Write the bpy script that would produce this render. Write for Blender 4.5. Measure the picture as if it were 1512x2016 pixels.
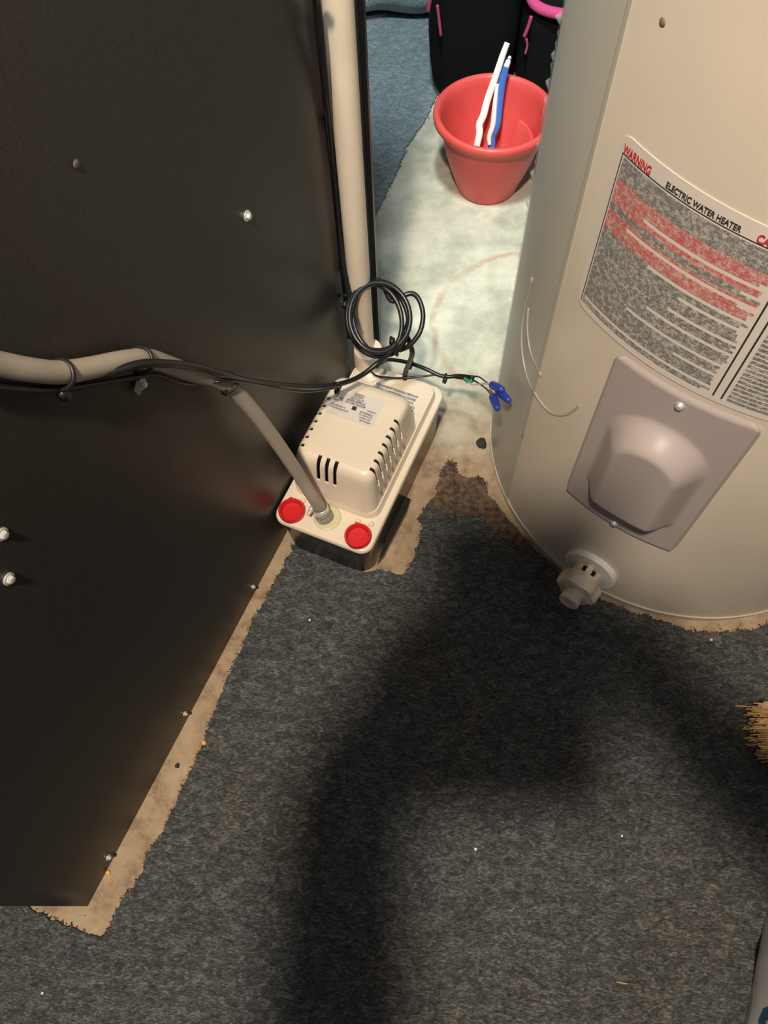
import bpy, bmesh, math, random
from mathutils import Vector, Matrix, noise
for _o in list(bpy.data.objects): bpy.data.objects.remove(_o)
SC = bpy.context.scene; COL = SC.collection
PI = math.pi; V = Vector

# ------------------------------------------------ camera, from the vanishing point of the verticals
FPX, PCX, PCY, VX, VY, CAMH = 1520.0, 756.0, 1008.0, 800.0, 1785.0, 1.0
dn = V((VX-PCX, VY-PCY, FPX)).normalized()
Zc = -dn; Yc = V((0, -1, 0)); Yc = (Yc - Yc.dot(Zc)*Zc).normalized(); Xc = Yc.cross(Zc)
RW = Matrix((Xc, Yc, Zc))                       # camera(x right, y down, z fwd) -> world
O = V((0, 0, CAMH))
def ray(u, v): return RW @ V((u-PCX, v-PCY, FPX))
def G(u, v, z=0.0):
    d = ray(u, v); return O + d*((z-CAMH)/d.z)
def U(u, v, dep): return O + ray(u, v)*(dep/FPX)
cam_d = bpy.data.cameras.new('camera'); cam = bpy.data.objects.new('camera', cam_d); COL.objects.link(cam)
cx = RW @ V((1, 0, 0)); cy = RW @ V((0, -1, 0)); cz = RW @ V((0, 0, -1))
cam.matrix_world = Matrix(((cx.x, cy.x, cz.x, 0), (cx.y, cy.y, cz.y, 0), (cx.z, cy.z, cz.z, CAMH), (0, 0, 0, 1)))
cam_d.sensor_fit = 'VERTICAL'; cam_d.sensor_height = 36; cam_d.lens = FPX/2016*36; cam_d.clip_start = .02
SC.camera = cam

# ------------------------------------------------ light
w = bpy.data.worlds.new('world'); SC.world = w; w.use_nodes = True
w.node_tree.nodes['Background'].inputs[0].default_value = (.85, .88, 1, 1)
w.node_tree.nodes['Background'].inputs[1].default_value = .12
def lamp(kind, name, loc, target, energy, color, **k):
    d = bpy.data.lights.new(name, kind); d.energy = energy; d.color = color
    for a, b in k.items(): setattr(d, a, b)
    o = bpy.data.objects.new(name, d); COL.objects.link(o); o.location = loc
    o.rotation_euler = (V(target)-V(loc)).to_track_quat('-Z', 'Y').to_euler(); return o
lamp('AREA', 'ceiling_light', (-.20, -.40, 2.2), (.1, .4, 0), 50, (1, .86, .69), shape='DISK', size=.12)
lamp('SPOT', 'doorway_light', (-.10, .34, 2.35), (.12, 1.52, 0), 250, (.84, .98, .98), spot_size=math.radians(44), spot_blend=.7, shadow_soft_size=.12)
SC.view_settings.view_transform = 'Standard'; SC.view_settings.look = 'None'
SC.view_settings.gamma = 1; SC.view_settings.use_curve_mapping = False
SC.view_settings.exposure = 0.0

# ------------------------------------------------ materials
def mat(name, col, rough=.5, metal=0, **k):
    m = bpy.data.materials.new(name); m.use_nodes = True; nt = m.node_tree; b = nt.nodes['Principled BSDF']
    b.inputs['Base Color'].default_value = (*col, 1); b.inputs['Roughness'].default_value = rough; b.inputs['Metallic'].default_value = metal
    for a, c in k.items(): b.inputs[a.replace('_', ' ')].default_value = c
    return m
def N(m, t, **k):
    n = m.node_tree.nodes.new(t)
    for a, c in k.items():
        if hasattr(n, a): setattr(n, a, c)
        else: n.inputs[a].default_value = c
    return n
def L(m, a, b): m.node_tree.links.new(a, b)
def ramp(m, src, stops, interp='LINEAR'):
    r = N(m, 'ShaderNodeValToRGB'); r.color_ramp.interpolation = interp
    while len(r.color_ramp.elements) > 1: r.color_ramp.elements.remove(r.color_ramp.elements[-1])
    for i, (p, c) in enumerate(stops):
        e = r.color_ramp.elements[0] if i == 0 else r.color_ramp.elements.new(p)
        e.position = p; e.color = (*c, 1) if not isinstance(c, (int, float)) else (c, c, c, 1)
    L(m, src, r.inputs[0]); return r.outputs[0]
def mixc(m, f, a, b, mode='MIX'):
    x = N(m, 'ShaderNodeMix', data_type='RGBA', blend_type=mode)
    if isinstance(f, (int, float)): x.inputs[0].default_value = f
    else: L(m, f, x.inputs[0])
    for s, i in ((a, 6), (b, 7)):
        if isinstance(s, tuple): x.inputs[i].default_value = (*s, 1)
        else: L(m, s, x.inputs[i])
    return x.outputs[2]
def noise_(m, scale, detail=4, rough=.6, coord=None, dist=0):
    n = N(m, 'ShaderNodeTexNoise'); n.inputs['Scale'].default_value = scale; n.inputs['Detail'].default_value = detail
    n.inputs['Roughness'].default_value = rough; n.inputs['Distortion'].default_value = dist
    if coord is None: coord = N(m, 'ShaderNodeTexCoord').outputs['Object']
    L(m, coord, n.inputs['Vector']); return n.outputs['Fac']
def mapped(m, scale, rot=(0, 0, 0)):
    t = N(m, 'ShaderNodeTexCoord'); mp = N(m, 'ShaderNodeMapping'); mp.inputs['Scale'].default_value = scale; mp.inputs['Rotation'].default_value = rot
    L(m, t.outputs['Object'], mp.inputs['Vector']); return mp.outputs[0]
def bump(m, h, strength, dist=.002):
    b = N(m, 'ShaderNodeBump'); b.inputs['Strength'].default_value = strength; b.inputs['Distance'].default_value = dist
    L(m, h, b.inputs['Height']); L(m, b.outputs[0], m.node_tree.nodes['Principled BSDF'].inputs['Normal'])
def base(m, s): L(m, s, m.node_tree.nodes['Principled BSDF'].inputs['Base Color'])
def math_(m, op, a, b=None, clamp=False):
    x = N(m, 'ShaderNodeMath', operation=op); x.use_clamp = clamp
    for i, s in enumerate((a, b)):
        if s is None: continue
        if isinstance(s, (int, float)): x.inputs[i].default_value = s
        else: L(m, s, x.inputs[i])
    return x.outputs[0]

M_CONC = mat('concrete', (.5, .48, .4), .85); m = M_CONC
big = noise_(m, 9, 6, .65); c1 = ramp(m, big, [(.3, (.27, .28, .22)), (.43, (.41, .41, .32)), (.55, (.56, .54, .43)), (.72, (.66, .65, .54))])
spk = noise_(m, 95, 3, .7); c1 = mixc(m, ramp(m, spk, [(.24, .8), (.36, 0)]), c1, (.40, .38, .30))
med = noise_(m, 38, 4, .6); c1 = mixc(m, ramp(m, med, [(.52, 0), (.72, .5)]), c1, (.42, .44, .38))
g = N(m, 'ShaderNodeNewGeometry'); sp = N(m, 'ShaderNodeSeparateXYZ'); L(m, g.outputs['Position'], sp.inputs[0])
soil = ramp(m, math_(m, 'ADD', sp.outputs[1], math_(m, 'MULTIPLY', big, .25)), [(.72, 1), (.90, 0)])     # old glue and dirt nearer the appliances
soilc = ramp(m, noise_(m, 30, 5, .7), [(.3, (.17, .105, .06)), (.5, (.36, .26, .165)), (.7, (.45, .34, .22))])
c1 = mixc(m, soil, c1, soilc)
# rust arc left on the slab
dx = math_(m, 'SUBTRACT', sp.outputs[0], .208); dy = math_(m, 'SUBTRACT', sp.outputs[1], .855)
rr = math_(m, 'SQRT', math_(m, 'ADD', math_(m, 'MULTIPLY', dx, dx), math_(m, 'MULTIPLY', dy, dy)))
wob = math_(m, 'MULTIPLY', math_(m, 'SUBTRACT', noise_(m, 20, 2), .5), .02)
ring = math_(m, 'ABSOLUTE', math_(m, 'SUBTRACT', math_(m, 'ADD', rr, wob), .163))
rf = ramp(m, ring, [(.0, .62), (.0042, .42), (.0068, 0)]); rf = math_(m, 'MULTIPLY', rf, ramp(m, noise_(m, 26, 3), [(.35, .15), (.6, 1)]))
rf = math_(m, 'MULTIPLY', rf, ramp(m, math_(m, 'SUBTRACT', sp.outputs[1], math_(m, 'MULTIPLY', dx, .2)), [(.74, 0), (.78, 1)]))
c1 = mixc(m, rf, c1, (.42, .21, .12)); base(m, c1)
bump(m, math_(m, 'ADD', med, spk), .35, .0015)

def carpet_mat(name, cols, rot):
    m = mat(name, cols[1], .95); co = mapped(m, (1, 2.6, 1), (0, 0, rot))
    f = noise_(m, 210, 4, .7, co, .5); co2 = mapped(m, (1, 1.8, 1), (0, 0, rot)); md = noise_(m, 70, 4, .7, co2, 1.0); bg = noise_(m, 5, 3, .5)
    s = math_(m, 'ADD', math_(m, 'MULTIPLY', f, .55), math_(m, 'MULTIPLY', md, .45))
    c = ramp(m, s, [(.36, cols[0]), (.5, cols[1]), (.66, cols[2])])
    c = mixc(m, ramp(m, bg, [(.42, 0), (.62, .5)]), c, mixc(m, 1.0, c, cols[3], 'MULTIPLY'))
    base(m, c); bump(m, s, .9, .004); return m
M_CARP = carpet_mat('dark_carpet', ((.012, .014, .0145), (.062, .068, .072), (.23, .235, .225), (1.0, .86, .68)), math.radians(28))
M_CARPF = carpet_mat('cool_lit_carpet', ((.09, .118, .13), (.21, .255, .275), (.42, .47, .48), (.92, .97, 1)), math.radians(60))  # far carpet colour lightened and cooled to carry the far room's light
M_DIRT = mat('carpet_backing', (.08, .05, .035), .95); m = M_DIRT
base(m, ramp(m, noise_(m, 120, 5, .7), [(.35, (.03, .018, .012)), (.65, (.17, .11, .075))])); bump(m, noise_(m, 150), .8, .003)
M_BLACKP = mat('black_sheet_metal', (.018, .017, .015), .42); m = M_BLACKP
f = noise_(m, 700, 2); base(m, ramp(m, f, [(.35, (.020, .019, .016)), (.65, (.040, .037, .031))])); bump(m, f, .12, .0006)
M_STEEL = mat('dark_steel', (.05, .05, .048), .45, .4)
M_SCREW = mat('zinc_screw', (.80, .79, .75), .38, .55)
M_PVC = mat('pvc_pipe', (.72, .60, .46), .38); m = M_PVC
base(m, ramp(m, noise_(m, 14, 3), [(.35, (.68, .56, .43)), (.7, (.76, .64, .50))]))
M_LID = mat('cream_plastic', (.78, .68, .54), .28); M_TANK = mat('black_plastic', (.022, .019, .016), .22)
M_DARK = mat('dark_inside', (.01, .006, .006), .8); M_RED = mat('red_plastic', (.62, .018, .022), .38)
M_CABLE = mat('black_cable', (.012, .012, .012), .33); M_TIE = mat('black_tie', (.01, .01, .01), .45)
M_HOSE = mat('milky_vinyl_hose', (.62, .54, .44), .3); m = M_HOSE
m.node_tree.nodes['Principled BSDF'].inputs['Transmission Weight'].default_value = .35
m.node_tree.nodes['Principled BSDF'].inputs['Roughness'].default_value = .45
M_CLEAR = mat('clear_plastic', (.6, .58, .52), .2, Transmission_Weight=.7)
M_GASKET = mat('yellow_gasket', (.62, .58, .38), .4)
M_BLUE = mat('blue_nut', (.03, .05, .36), .4); M_COPPER = mat('copper', (.75, .36, .24), .35, .8)
M_GREEN = mat('green_wire', (.04, .25, .13), .4); M_WHITE = mat('white_wire', (.7, .68, .64), .4)
M_POT = mat('red_pot', (.66, .075, .065), .42); m = M_POT
base(m, ramp(m, noise_(m, 16, 3), [(.3, (.60, .065, .06)), (.7, (.70, .095, .085))]))
M_BRW = mat('white_brush', (.78, .80, .74), .3); M_BRB = mat('blue_brush', (.05, .16, .55), .3)
M_TANKH = mat('heater_enamel', (.62, .55, .44), .3); m = M_TANKH
base(m, ramp(m, noise_(m, 5, 3, .5), [(.35, (.63, .55, .45)), (.65, (.70, .61, .50))]))
M_HRIM = mat('heater_rim', (.50, .45, .37), .35)
M_COVER = mat('lilac_plate', (.46, .39, .37), .36)
M_PAPER = mat('label_paper', (.78, .70, .62), .4); M_INK = mat('ink', (.03, .03, .035), .6); M_RINK = mat('red_ink', (.62, .03, .05), .5)
def print_mat(name, ink, paper):
    m = mat(name, paper, .5); co = mapped(m, (1, 1, 1))
    f = noise_(m, 900, 2, .8, co); g_ = noise_(m, 260, 1, .5, co)
    s = math_(m, 'ADD', math_(m, 'MULTIPLY', f, .6), math_(m, 'MULTIPLY', g_, .4))
    base(m, ramp(m, s, [(.46, ink), (.60, paper)])); return m
M_GPRINT = print_mat('grey_print', (.18, .18, .18), (.60, .56, .50)); M_RPRINT = print_mat('red_print', (.60, .13, .13), (.74, .52, .46))
M_PPRINT = print_mat('pump_print', (.20, .20, .22), (.56, .52, .47))
M_PLAB = mat('pump_label', (.68, .62, .56), .45)
M_VALVE = mat('valve_plastic', (.74, .68, .56), .42); m = M_VALVE
base(m, ramp(m, noise_(m, 60, 3), [(.35, (.60, .50, .38)), (.55, (.76, .70, .58))]))
M_VFL = mat('valve_white', (.80, .77, .70), .45)
M_FILM = mat('film', (.55, .58, .52), .35, Alpha=.45)
M_GLUE = mat('glue_smear', (.66, .62, .52), .25, Alpha=.5)
M_BAG = mat('black_fabric', (.004, .0045, .006), .9, Specular_IOR_Level=.12); bump(M_BAG, noise_(M_BAG, 400, 3), .5, .002)
M_PINK = mat('pink_trim', (.62, .07, .24), .8); bump(M_PINK, noise_(M_PINK, 500, 3), .8, .003)
M_PULL = mat('pink_pull', (.42, .05, .12), .6)
M_FLEECE = mat('fleece', (.40, .46, .46), .95); bump(M_FLEECE, noise_(M_FLEECE, 130, 4, .7), 1, .01)
M_STRAW = mat('broom_straw', (.58, .36, .13), .6); m = M_STRAW
base(m, ramp(m, noise_(m, 60, 3), [(.3, (.40, .22, .07)), (.7, (.70, .47, .20))]))
M_SACK = mat('white_plastic', (.72, .69, .66), .3); M_TEAL = mat('blue_print', (.01, .09, .17), .4)
M_ROCK = mat('dark_stone', (.025, .03, .022), .8); M_CRUMB = mat('white_crumb', (.8, .78, .72), .6)
M_SKIN = mat('skin', (.45, .26, .18), .6); M_SHIRT = mat('shirt', (.04, .045, .06), .9); M_PHONE = mat('added_case', (.02, .02, .02), .4)

# ------------------------------------------------ object helpers
def mesh_obj(name, verts, faces, m, parent=None, smooth=True, mats=None, fm=None):
    me = bpy.data.meshes.new(name); me.from_pydata([tuple(v) for v in verts], [], faces); me.update()
    for q in (mats or [m]): me.materials.append(q)
    if fm: me.polygons.foreach_set('material_index', fm)
    me.polygons.foreach_set('use_smooth', [smooth]*len(me.polygons))
    o = bpy.data.objects.new(name, me); COL.objects.link(o)
    if parent: o.parent = parent
    bm = bmesh.new(); bm.from_mesh(me); bmesh.ops.recalc_face_normals(bm, faces=bm.faces); bm.to_mesh(me); bm.free()
    return o
def tag(o, label, cat, group=None):
    o['label'] = label; o['category'] = cat
    if group: o['group'] = group
    return o
def thing(name, label, cat, loc=(0, 0, 0), group=None):
    o = bpy.data.objects.new(name, None); COL.objects.link(o); o.location = loc; o.empty_display_size = .05
    return tag(o, label, cat, group)
def settle(root):           # children were modelled in world space: keep them there
    bpy.context.view_layer.update()
    inv = Matrix.Translation(-root.location)
    for ch in root.children:
        if ch.type == 'MESH': ch.data.transform(inv)
        for g_ in ch.children:
            if g_.type == 'MESH': g_.data.transform(inv)
def autosmooth(o, ang=35):
    me = o.data; bm = bmesh.new(); bm.from_mesh(me)
    for e_ in bm.edges: e_.smooth = not (len(e_.link_faces) == 2 and e_.calc_face_angle(0) > math.radians(ang))
    for f_ in bm.faces: f_.smooth = True
    bm.to_mesh(me); bm.free()
def crom(pts, k=8):
    P = [V(p) for p in pts]
    if len(P) < 3: return P
    P = [P[0]*2-P[1]] + P + [P[-1]*2-P[-2]]; out = []
    for i in range(1, len(P)-2):
        for j in range(k):
            t = j/k; a, b, c, d = P[i-1:i+3]
            out.append(.5*((2*b)+(c-a)*t+(2*a-5*b+4*c-d)*t*t+(3*b-a-3*c+d)*t**3))
    out.append(P[-2]); return out
def tube_data(path, r, n=12, closed=False, flat=1.0, up=None):
    vs, fs = [], []; m_ = len(path); T = []
    for i in range(m_):
        a = path[(i-1) % m_] if (closed or i > 0) else path[0]; b = path[(i+1) % m_] if (closed or i < m_-1) else path[-1]
        T.append((b-a).normalized())
    u = up or T[0].orthogonal().normalized()
    for i in range(m_):
        if up is None: u = (u-u.dot(T[i])*T[i]).normalized()
        else: u = (up-up.dot(T[i])*T[i]).normalized()
        w_ = T[i].cross(u); rr_ = r(i/(m_-1)) if callable(r) else r
        for j in range(n):
            a = 2*PI*j/n; vs.append(path[i]+u*math.cos(a)*rr_*flat+w_*math.sin(a)*rr_)
    for i in range(m_ if closed else m_-1):
        k = (i+1) % m_
        for j in range(n): fs.append((i*n+j, i*n+(j+1) % n, k*n+(j+1) % n, k*n+j))
    if not closed: fs.append(tuple(range(n))[::-1]); fs.append(tuple((m_-1)*n+j for j in range(n)))
    return vs, fs
def tube(name, pts, r, m, parent=None, n=12, k=8, **kw):
    v, f = tube_data(crom(pts, k), r, n, **kw); return mesh_obj(name, v, f, m, parent)
def join(ds):
    vs, fs = [], []
    for v, f in ds:
        b = len(vs); vs += list(v); fs += [tuple(i+b for i in q) for q in f]
    return vs, fs
def lathe_data(prof, o, ax=V((0, 0, 1)), n=48, cap=True):
    ax = V(ax).normalized(); u = ax.orthogonal().normalized(); w_ = ax.cross(u); vs, fs = [], []
    for r, h in prof:
        for j in range(n):
            a = 2*PI*j/n; vs.append(V(o)+ax*h+(u*math.cos(a)+w_*math.sin(a))*r)
    for i in range(len(prof)-1):
        for j in range(n): fs.append((i*n+j, i*n+(j+1) % n, (i+1)*n+(j+1) % n, (i+1)*n+j))
    if cap: fs.append(tuple(range(n))[::-1]); fs.append(tuple((len(prof)-1)*n+j for j in range(n)))
    return vs, fs
def lathe(name, prof, o, m, parent=None, ax=(0, 0, 1), n=48, cap=True, ang=35):
    v, f = lathe_data(prof, o, ax, n, cap); ob = mesh_obj(name, v, f, m, parent); autosmooth(ob, ang); return ob
def box_data(c, ex, ey, ez):
    c = V(c); vs = [c+ex*a+ey*b+ez*d for a in (-1, 1) for b in (-1, 1) for d in (-1, 1)]
    return vs, [(0, 1, 3, 2), (4, 6, 7, 5), (0, 4, 5, 1), (2, 3, 7, 6), (0, 2, 6, 4), (1, 5, 7, 3)]
def rrect(s0, s1, n0, n1, r, k=6):
    out = []
    for (a, b, st) in ((s1-r, n1-r, 0), (s0+r, n1-r, 90), (s0+r, n0+r, 180), (s1-r, n0+r, 270)):
        for j in range(k+1):
            t = math.radians(st+90*j/k); out.append((a+r*math.cos(t), b+r*math.sin(t)))
    return out

# furnace frame: S runs along its panel away from the camera, Nn points out of the panel
A = G(175, 1785); az = math.radians(67.67); E = V((math.cos(az), math.sin(az), 0)); NN = V((E.y, -E.x, 0)); UZ = V((0, 0, 1))
def W(s, n, z): return A+E*s+NN*n+UZ*z
def PL(u, v, off=0.0):
    d = ray(u, v); t = (A+NN*off-O).dot(NN)/d.dot(NN); return O+d*t
def loft(name, sections, m, parent=None, ang=40):   # sections: (list of (s,n), z)
    vs, fs = [], []; k = len(sections[0][0])
    for poly, z in sections: vs += [W(a, b, z) for a, b in poly]
    for i in range(len(sections)-1):
        for j in range(k): fs.append((i*k+j, i*k+(j+1) % k, (i+1)*k+(j+1) % k, (i+1)*k+j))
    fs.append(tuple(range(k))[::-1]); fs.append(tuple((len(sections)-1)*k+j for j in range(k)))
    o = mesh_obj(name, vs, fs, m, parent); autosmooth(o, ang); return o

# ------------------------------------------------ the setting
def slab(name, outline, z0, z1, m, parent=None):
    bm = bmesh.new(); vt = [bm.verts.new((p[0], p[1], z1)) for p in outline]
    es = [bm.edges.new((vt[i], vt[(i+1) % len(vt)])) for i in range(len(vt))]
    bmesh.ops.triangle_fill(bm, edges=es, use_beauty=True)
    r = bmesh.ops.extrude_face_region(bm, geom=list(bm.faces))
    for v_ in [g_ for g_ in r['geom'] if isinstance(g_, bmesh.types.BMVert)]: v_.co.z = z0
    bmesh.ops.recalc_face_normals(bm, faces=bm.faces)
    me = bpy.data.meshes.new(name); bm.to_mesh(me); bm.free(); me.materials.append(m)
    o = bpy.data.objects.new(name, me); COL.objects.link(o); o.parent = parent; return o
floor = slab('floor', [(-2.5, -1.5), (2.5, -1.5), (2.5, 3.2), (-2.5, 3.2)], -.06, 0, M_CONC); floor['kind'] = 'structure'
def ragged(pts, amp, step=.004, seed=0):
    rnd = random.Random(seed); out = []
    for i in range(len(pts)-1):
        a, b = V(pts[i][:2]), V(pts[i+1][:2]); d = b-a; k = max(1, int(d.length/step)); nr = V((-d.y, d.x)).normalized() if d.length > 0 else V((0, 0))
        for j in range(k):
            p = a+d*j/k; q = V((p.x, p.y, 0))
            out.append(p+nr*amp*(1.3*noise.noise(q*70)+.8*noise.noise(q*230)+.5*(rnd.random()-.5)))
    return out
HC = V((.402, .620)); HR = .275
left_px = [(62, 1789), (100, 1809), (140, 1826), (175, 1840), (205, 1843), (222, 1812), (245, 1770), (275, 1732), (290, 1690), (320, 1640), (345, 1590), (365, 1540),
           (385, 1500), (405, 1455), (412, 1425), (430, 1390), (440, 1360), (455, 1320), (480, 1270), (500, 1222), (520, 1190), (545, 1142), (562, 1110), (578, 1086)]
right_px = [(745, 1122), (765, 1128), (780, 1132), (792, 1134), (807, 1114), (821, 1086), (825, 1062), (835, 1038), (823, 1023), (840, 997), (857, 983), (862, 966), (866, 945),
            (869, 930), (883, 909), (895, 914), (899, 937), (923, 944), (945, 942), (957, 954), (959, 976), (975, 992)]
edge_l = ragged([G(*p) for p in left_px], .0022, .003, 1)
edge_r = ragged([G(*p) for p in right_px], .0016, .003, 2)
arc = [(HC.x+(HR+.006)*math.cos(math.radians(a)), HC.y+(HR+.006)*math.sin(math.radians(a))) for a in range(207, 262, 5)]
arc += [(HC.x+(HR+.016)*math.cos(math.radians(a)), HC.y+(HR+.016)*math.sin(math.radians(a))) for a in range(266, 340, 5)]
arc = ragged(arc, .003, .003, 3)
pump_front = [W(.5065, .012, 0)[:2], W(.5065, .130, 0)[:2]]
outl = [W(0, -.9, 0)[:2], W(-.012, -.10, 0)[:2]] + [tuple(p) for p in edge_l] + pump_front + [tuple(p) for p in edge_r] + [tuple(p) for p in arc] + [(2.4, .55), (2.4, -1.4), (-1.6, -1.4)]
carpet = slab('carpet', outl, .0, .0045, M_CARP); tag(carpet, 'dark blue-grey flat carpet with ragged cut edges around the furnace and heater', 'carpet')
# torn frayed fibres along the cut edges
def fringe(name, edges, parent, m, step, lmax, seed, z=.0045):
    rnd = random.Random(seed); vs, fs = [], []
    for ed in edges:
        for p in ed:
            for _ in range(step):
                a = rnd.random()*2*PI; l = lmax*(.3+rnd.random()); w_ = .0004
                x, y = p[0]+rnd.gauss(0, .001), p[1]+rnd.gauss(0, .001); dx_, dy_ = math.cos(a), math.sin(a); b = len(vs)
                vs += [(x-dy_*w_, y+dx_*w_, z*.5), (x+dy_*w_, y-dx_*w_, z*.5), (x+dx_*l*.6, y+dy_*l*.6, z+rnd.random()*.002), (x+dx_*l, y+dy_*l, z*.4)]
                fs += [(b, b+1, b+2), (b+1, b+3, b+2)]
    o = mesh_obj(name, vs, fs, m, parent, False); o['kind'] = 'stuff'; return o
fringe('frayed_edge', [edge_l, edge_r, arc], carpet, M_CARP, 3, .004, 5)
# brown worn patch where the carpet face is gone, beside the heater
ksel = [p for p in edge_r if p.y > G(857, 990).y]
patch = [tuple(p) for p in ksel]+[tuple(p) for p in ragged([ksel[-1], G(990, 1012), G(1030, 1060), G(1060, 1100), G(1000, 1075), G(960, 1035), G(930, 1015), G(900, 1022), G(860, 1012), ksel[0]], .003, .003, 9)]
o = slab('worn_backing', [tuple(p) for p in patch], .0046, .0056, M_DIRT, carpet); o['label'] = 'brown dirty worn patch of the carpet backing'
# adhesive scraps in front of the heater
vs, fs = [], []; rnd = random.Random(2)
for k in range(16):
    a = math.radians(rnd.uniform(262, 292)); rr_ = HR+.006+.016*rnd.random(); c_ = V((HC.x+rr_*math.cos(a), HC.y+rr_*math.sin(a), 0)); b = len(vs); r0 = rnd.uniform(.0015, .0042)
    for q in range(8): t = q*PI/4; q_ = r0*rnd.uniform(.6, 1.3); vs.append(c_+V((q_*math.cos(t), q_*math.sin(t), 0)))
    for q in range(8): t = q*PI/4; q_ = r0*rnd.uniform(.3, .7); vs.append(c_+V((q_*math.cos(t), q_*math.sin(t), .0022)))
    for q in range(8): fs.append((b+q, b+(q+1) % 8, b+8+(q+1) % 8, b+8+q))
    fs.append(tuple(b+8+q for q in range(8)))
o = mesh_obj('glue_scraps', vs, fs, M_CONC, carpet, False); o['kind'] = 'stuff'
far_px = [(737, 428), (760, 382), (775, 355), (800, 293), (822, 262), (838, 238), (851, 212)]
far_e = ragged([G(*p) for p in far_px]+[G(880, 150), G(905, 90), (.30, 2.2, 0)], .0025, .004, 4)
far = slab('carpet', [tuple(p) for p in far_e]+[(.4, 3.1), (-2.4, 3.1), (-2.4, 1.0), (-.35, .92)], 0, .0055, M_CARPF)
tag(far, 'blue-grey carpet beyond the furnace under the black backpack, painted brighter for the cool light there', 'carpet')
fringe('frayed_edge', [far_e], far, M_CARPF, 2, .004, 6)
# thin crack line in the front carpet (a seam)
seam = [G(u, v, .0046) for u, v in [(752, 1165), (775, 1195), (800, 1222), (835, 1255), (870, 1290), (905, 1330), (950, 1375)]]
v, f = tube_data([p+V((.0012*noise.noise(p*300), .0012*noise.noise(p*260+V((5, 0, 0))), 0)) for p in crom(seam, 24)], .0006, 5); mesh_obj('seam', v, f, mat('seam_thread', (.09, .09, .085), .9), carpet)

# ------------------------------------------------ furnace
FL, FH, FD = .760, 1.02, .55
fu = thing('furnace', 'tall black sheet metal furnace cabinet beside the white pump', 'furnace', W(.38, -.27, 0))
def fbox(name, s0, s1, n0, n1, z0, z1, m, bev=.004):
    bm = bmesh.new(); v, f = box_data(W((s0+s1)/2, (n0+n1)/2, (z0+z1)/2), E*(s1-s0)/2, NN*(n1-n0)/2, UZ*(z1-z0)/2)
    vv = [bm.verts.new(p) for p in v]
    for q in f: bm.faces.new([vv[i] for i in q])
    bmesh.ops.recalc_face_normals(bm, faces=bm.faces)
    if bev: bmesh.ops.bevel(bm, geom=list(bm.edges), offset=bev, segments=2, affect='EDGES')
    me = bpy.data.meshes.new(name); bm.to_mesh(me); bm.free(); me.materials.append(m); o = bpy.data.objects.new(name, me); COL.objects.link(o); o.parent = fu; return o
fbox('cabinet_body', .003, FL-.003, -FD, -.0025, .004, FH-.003, M_BLACKP, .003)
# side panel: a sheet with a very slight oil-can bulge
gx, gz = 40, 50; vs, fs = [], []
for i in range(gx+1):
    for j in range(gz+1):
        s, z = FL*i/gx, .002+(FH-.002)*j/gz
        b = .0016*math.sin(PI*i/gx)*math.sin(PI*j/gz)*(noise.noise(V((s*4, z*4, 3)))*1.6)
        vs.append(W(s, -.0012+b-.0009*0, z))
n1 = len(vs)
for i in range(gx+1):
    for j in range(gz+1): vs.append(W(FL*i/gx, -.0022, .002+(FH-.002)*j/gz))
idx = lambda i, j, k=0: k*n1+i*(gz+1)+j
for i in range(gx):
    for j in range(gz):
        fs.append((idx(i, j), idx(i+1, j), idx(i+1, j+1), idx(i, j+1))); fs.append((idx(i, j, 1), idx(i, j+1, 1), idx(i+1, j+1, 1), idx(i+1, j, 1)))
for i in range(gx): fs.append((idx(i, 0), idx(i, 0, 1), idx(i+1, 0, 1), idx(i+1, 0))); fs.append((idx(i, gz), idx(i+1, gz), idx(i+1, gz, 1), idx(i, gz, 1)))
for j in range(gz): fs.append((idx(0, j), idx(0, j+1), idx(0, j+1, 1), idx(0, j, 1))); fs.append((idx(gx, j), idx(gx, j, 1), idx(gx, j+1, 1), idx(gx, j+1)))
mesh_obj('side_panel', vs, fs, M_BLACKP, fu)
def screw(px, r, off=0.0):
    p = PL(*px); p = p-NN*(.0008); v, f = join([lathe_data([(r*1.35, 0), (r*1.35, .0008), (r, .0012), (r, .003), (r*.8, .0042), (r*.3, .0046)], p, NN, 6),
        lathe_data([(r*1.5, 0), (r*1.5, .0012), (r*1.2, .0016)], p, NN, 16), ])
    o = mesh_obj('screw', v, f, M_SCREW, fu); autosmooth(o, 25); return o
for px, r in (((487, 425), .0034), ((280, 756), .0034), ((5, 1052), .0034), ((18, 1140), .0034), ((498, 1155), .0022), ((364, 1405), .0022), ((213, 1688), .0024)): screw(px, r)
q = PL(272, 764, .001); v, f = box_data(q, (E+UZ*.6).normalized()*.0045, NN*.0006, (UZ-E*.3).normalized()*.005); mesh_obj('metal_clip', v, f, mat('clip', (.35, .34, .32), .4, .3), fu, False)
v, f = lathe_data([(.003, 0), (.0024, .0008), (.0008, .0011)], PL(150, 323), NN, 10); mesh_obj('paint_chip', v, f, mat('chip', (.10, .095, .085), .6), fu)
settle(fu)

# dark angle post behind the pipe
P0 = G(748.5, 700); P1 = P0-V((.05, 0, 0))
post = thing('metal_post', 'thin dark metal corner post standing right behind the white pipe', 'post', P0)
v, f = join([box_data(P0+V((-.0028, .02, .6)), V((.0028, 0, 0)), V((0, .02, 0)), UZ*.6), box_data(P0+V((-.046, .0375, .6)), V((.0405, 0, 0)), V((0, .0025, 0)), UZ*.6)])
mesh_obj('flange', v, f, M_STEEL, post, False)
v, f = box_data(P0+V((-.0078, .004, .6)), V((.0018, 0, 0)), V((0, .003, 0)), UZ*.6); o = mesh_obj('edge_trim', v, f, mat('trim_grey', (.11, .11, .105), .4, .3), post, False)
settle(post)

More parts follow.
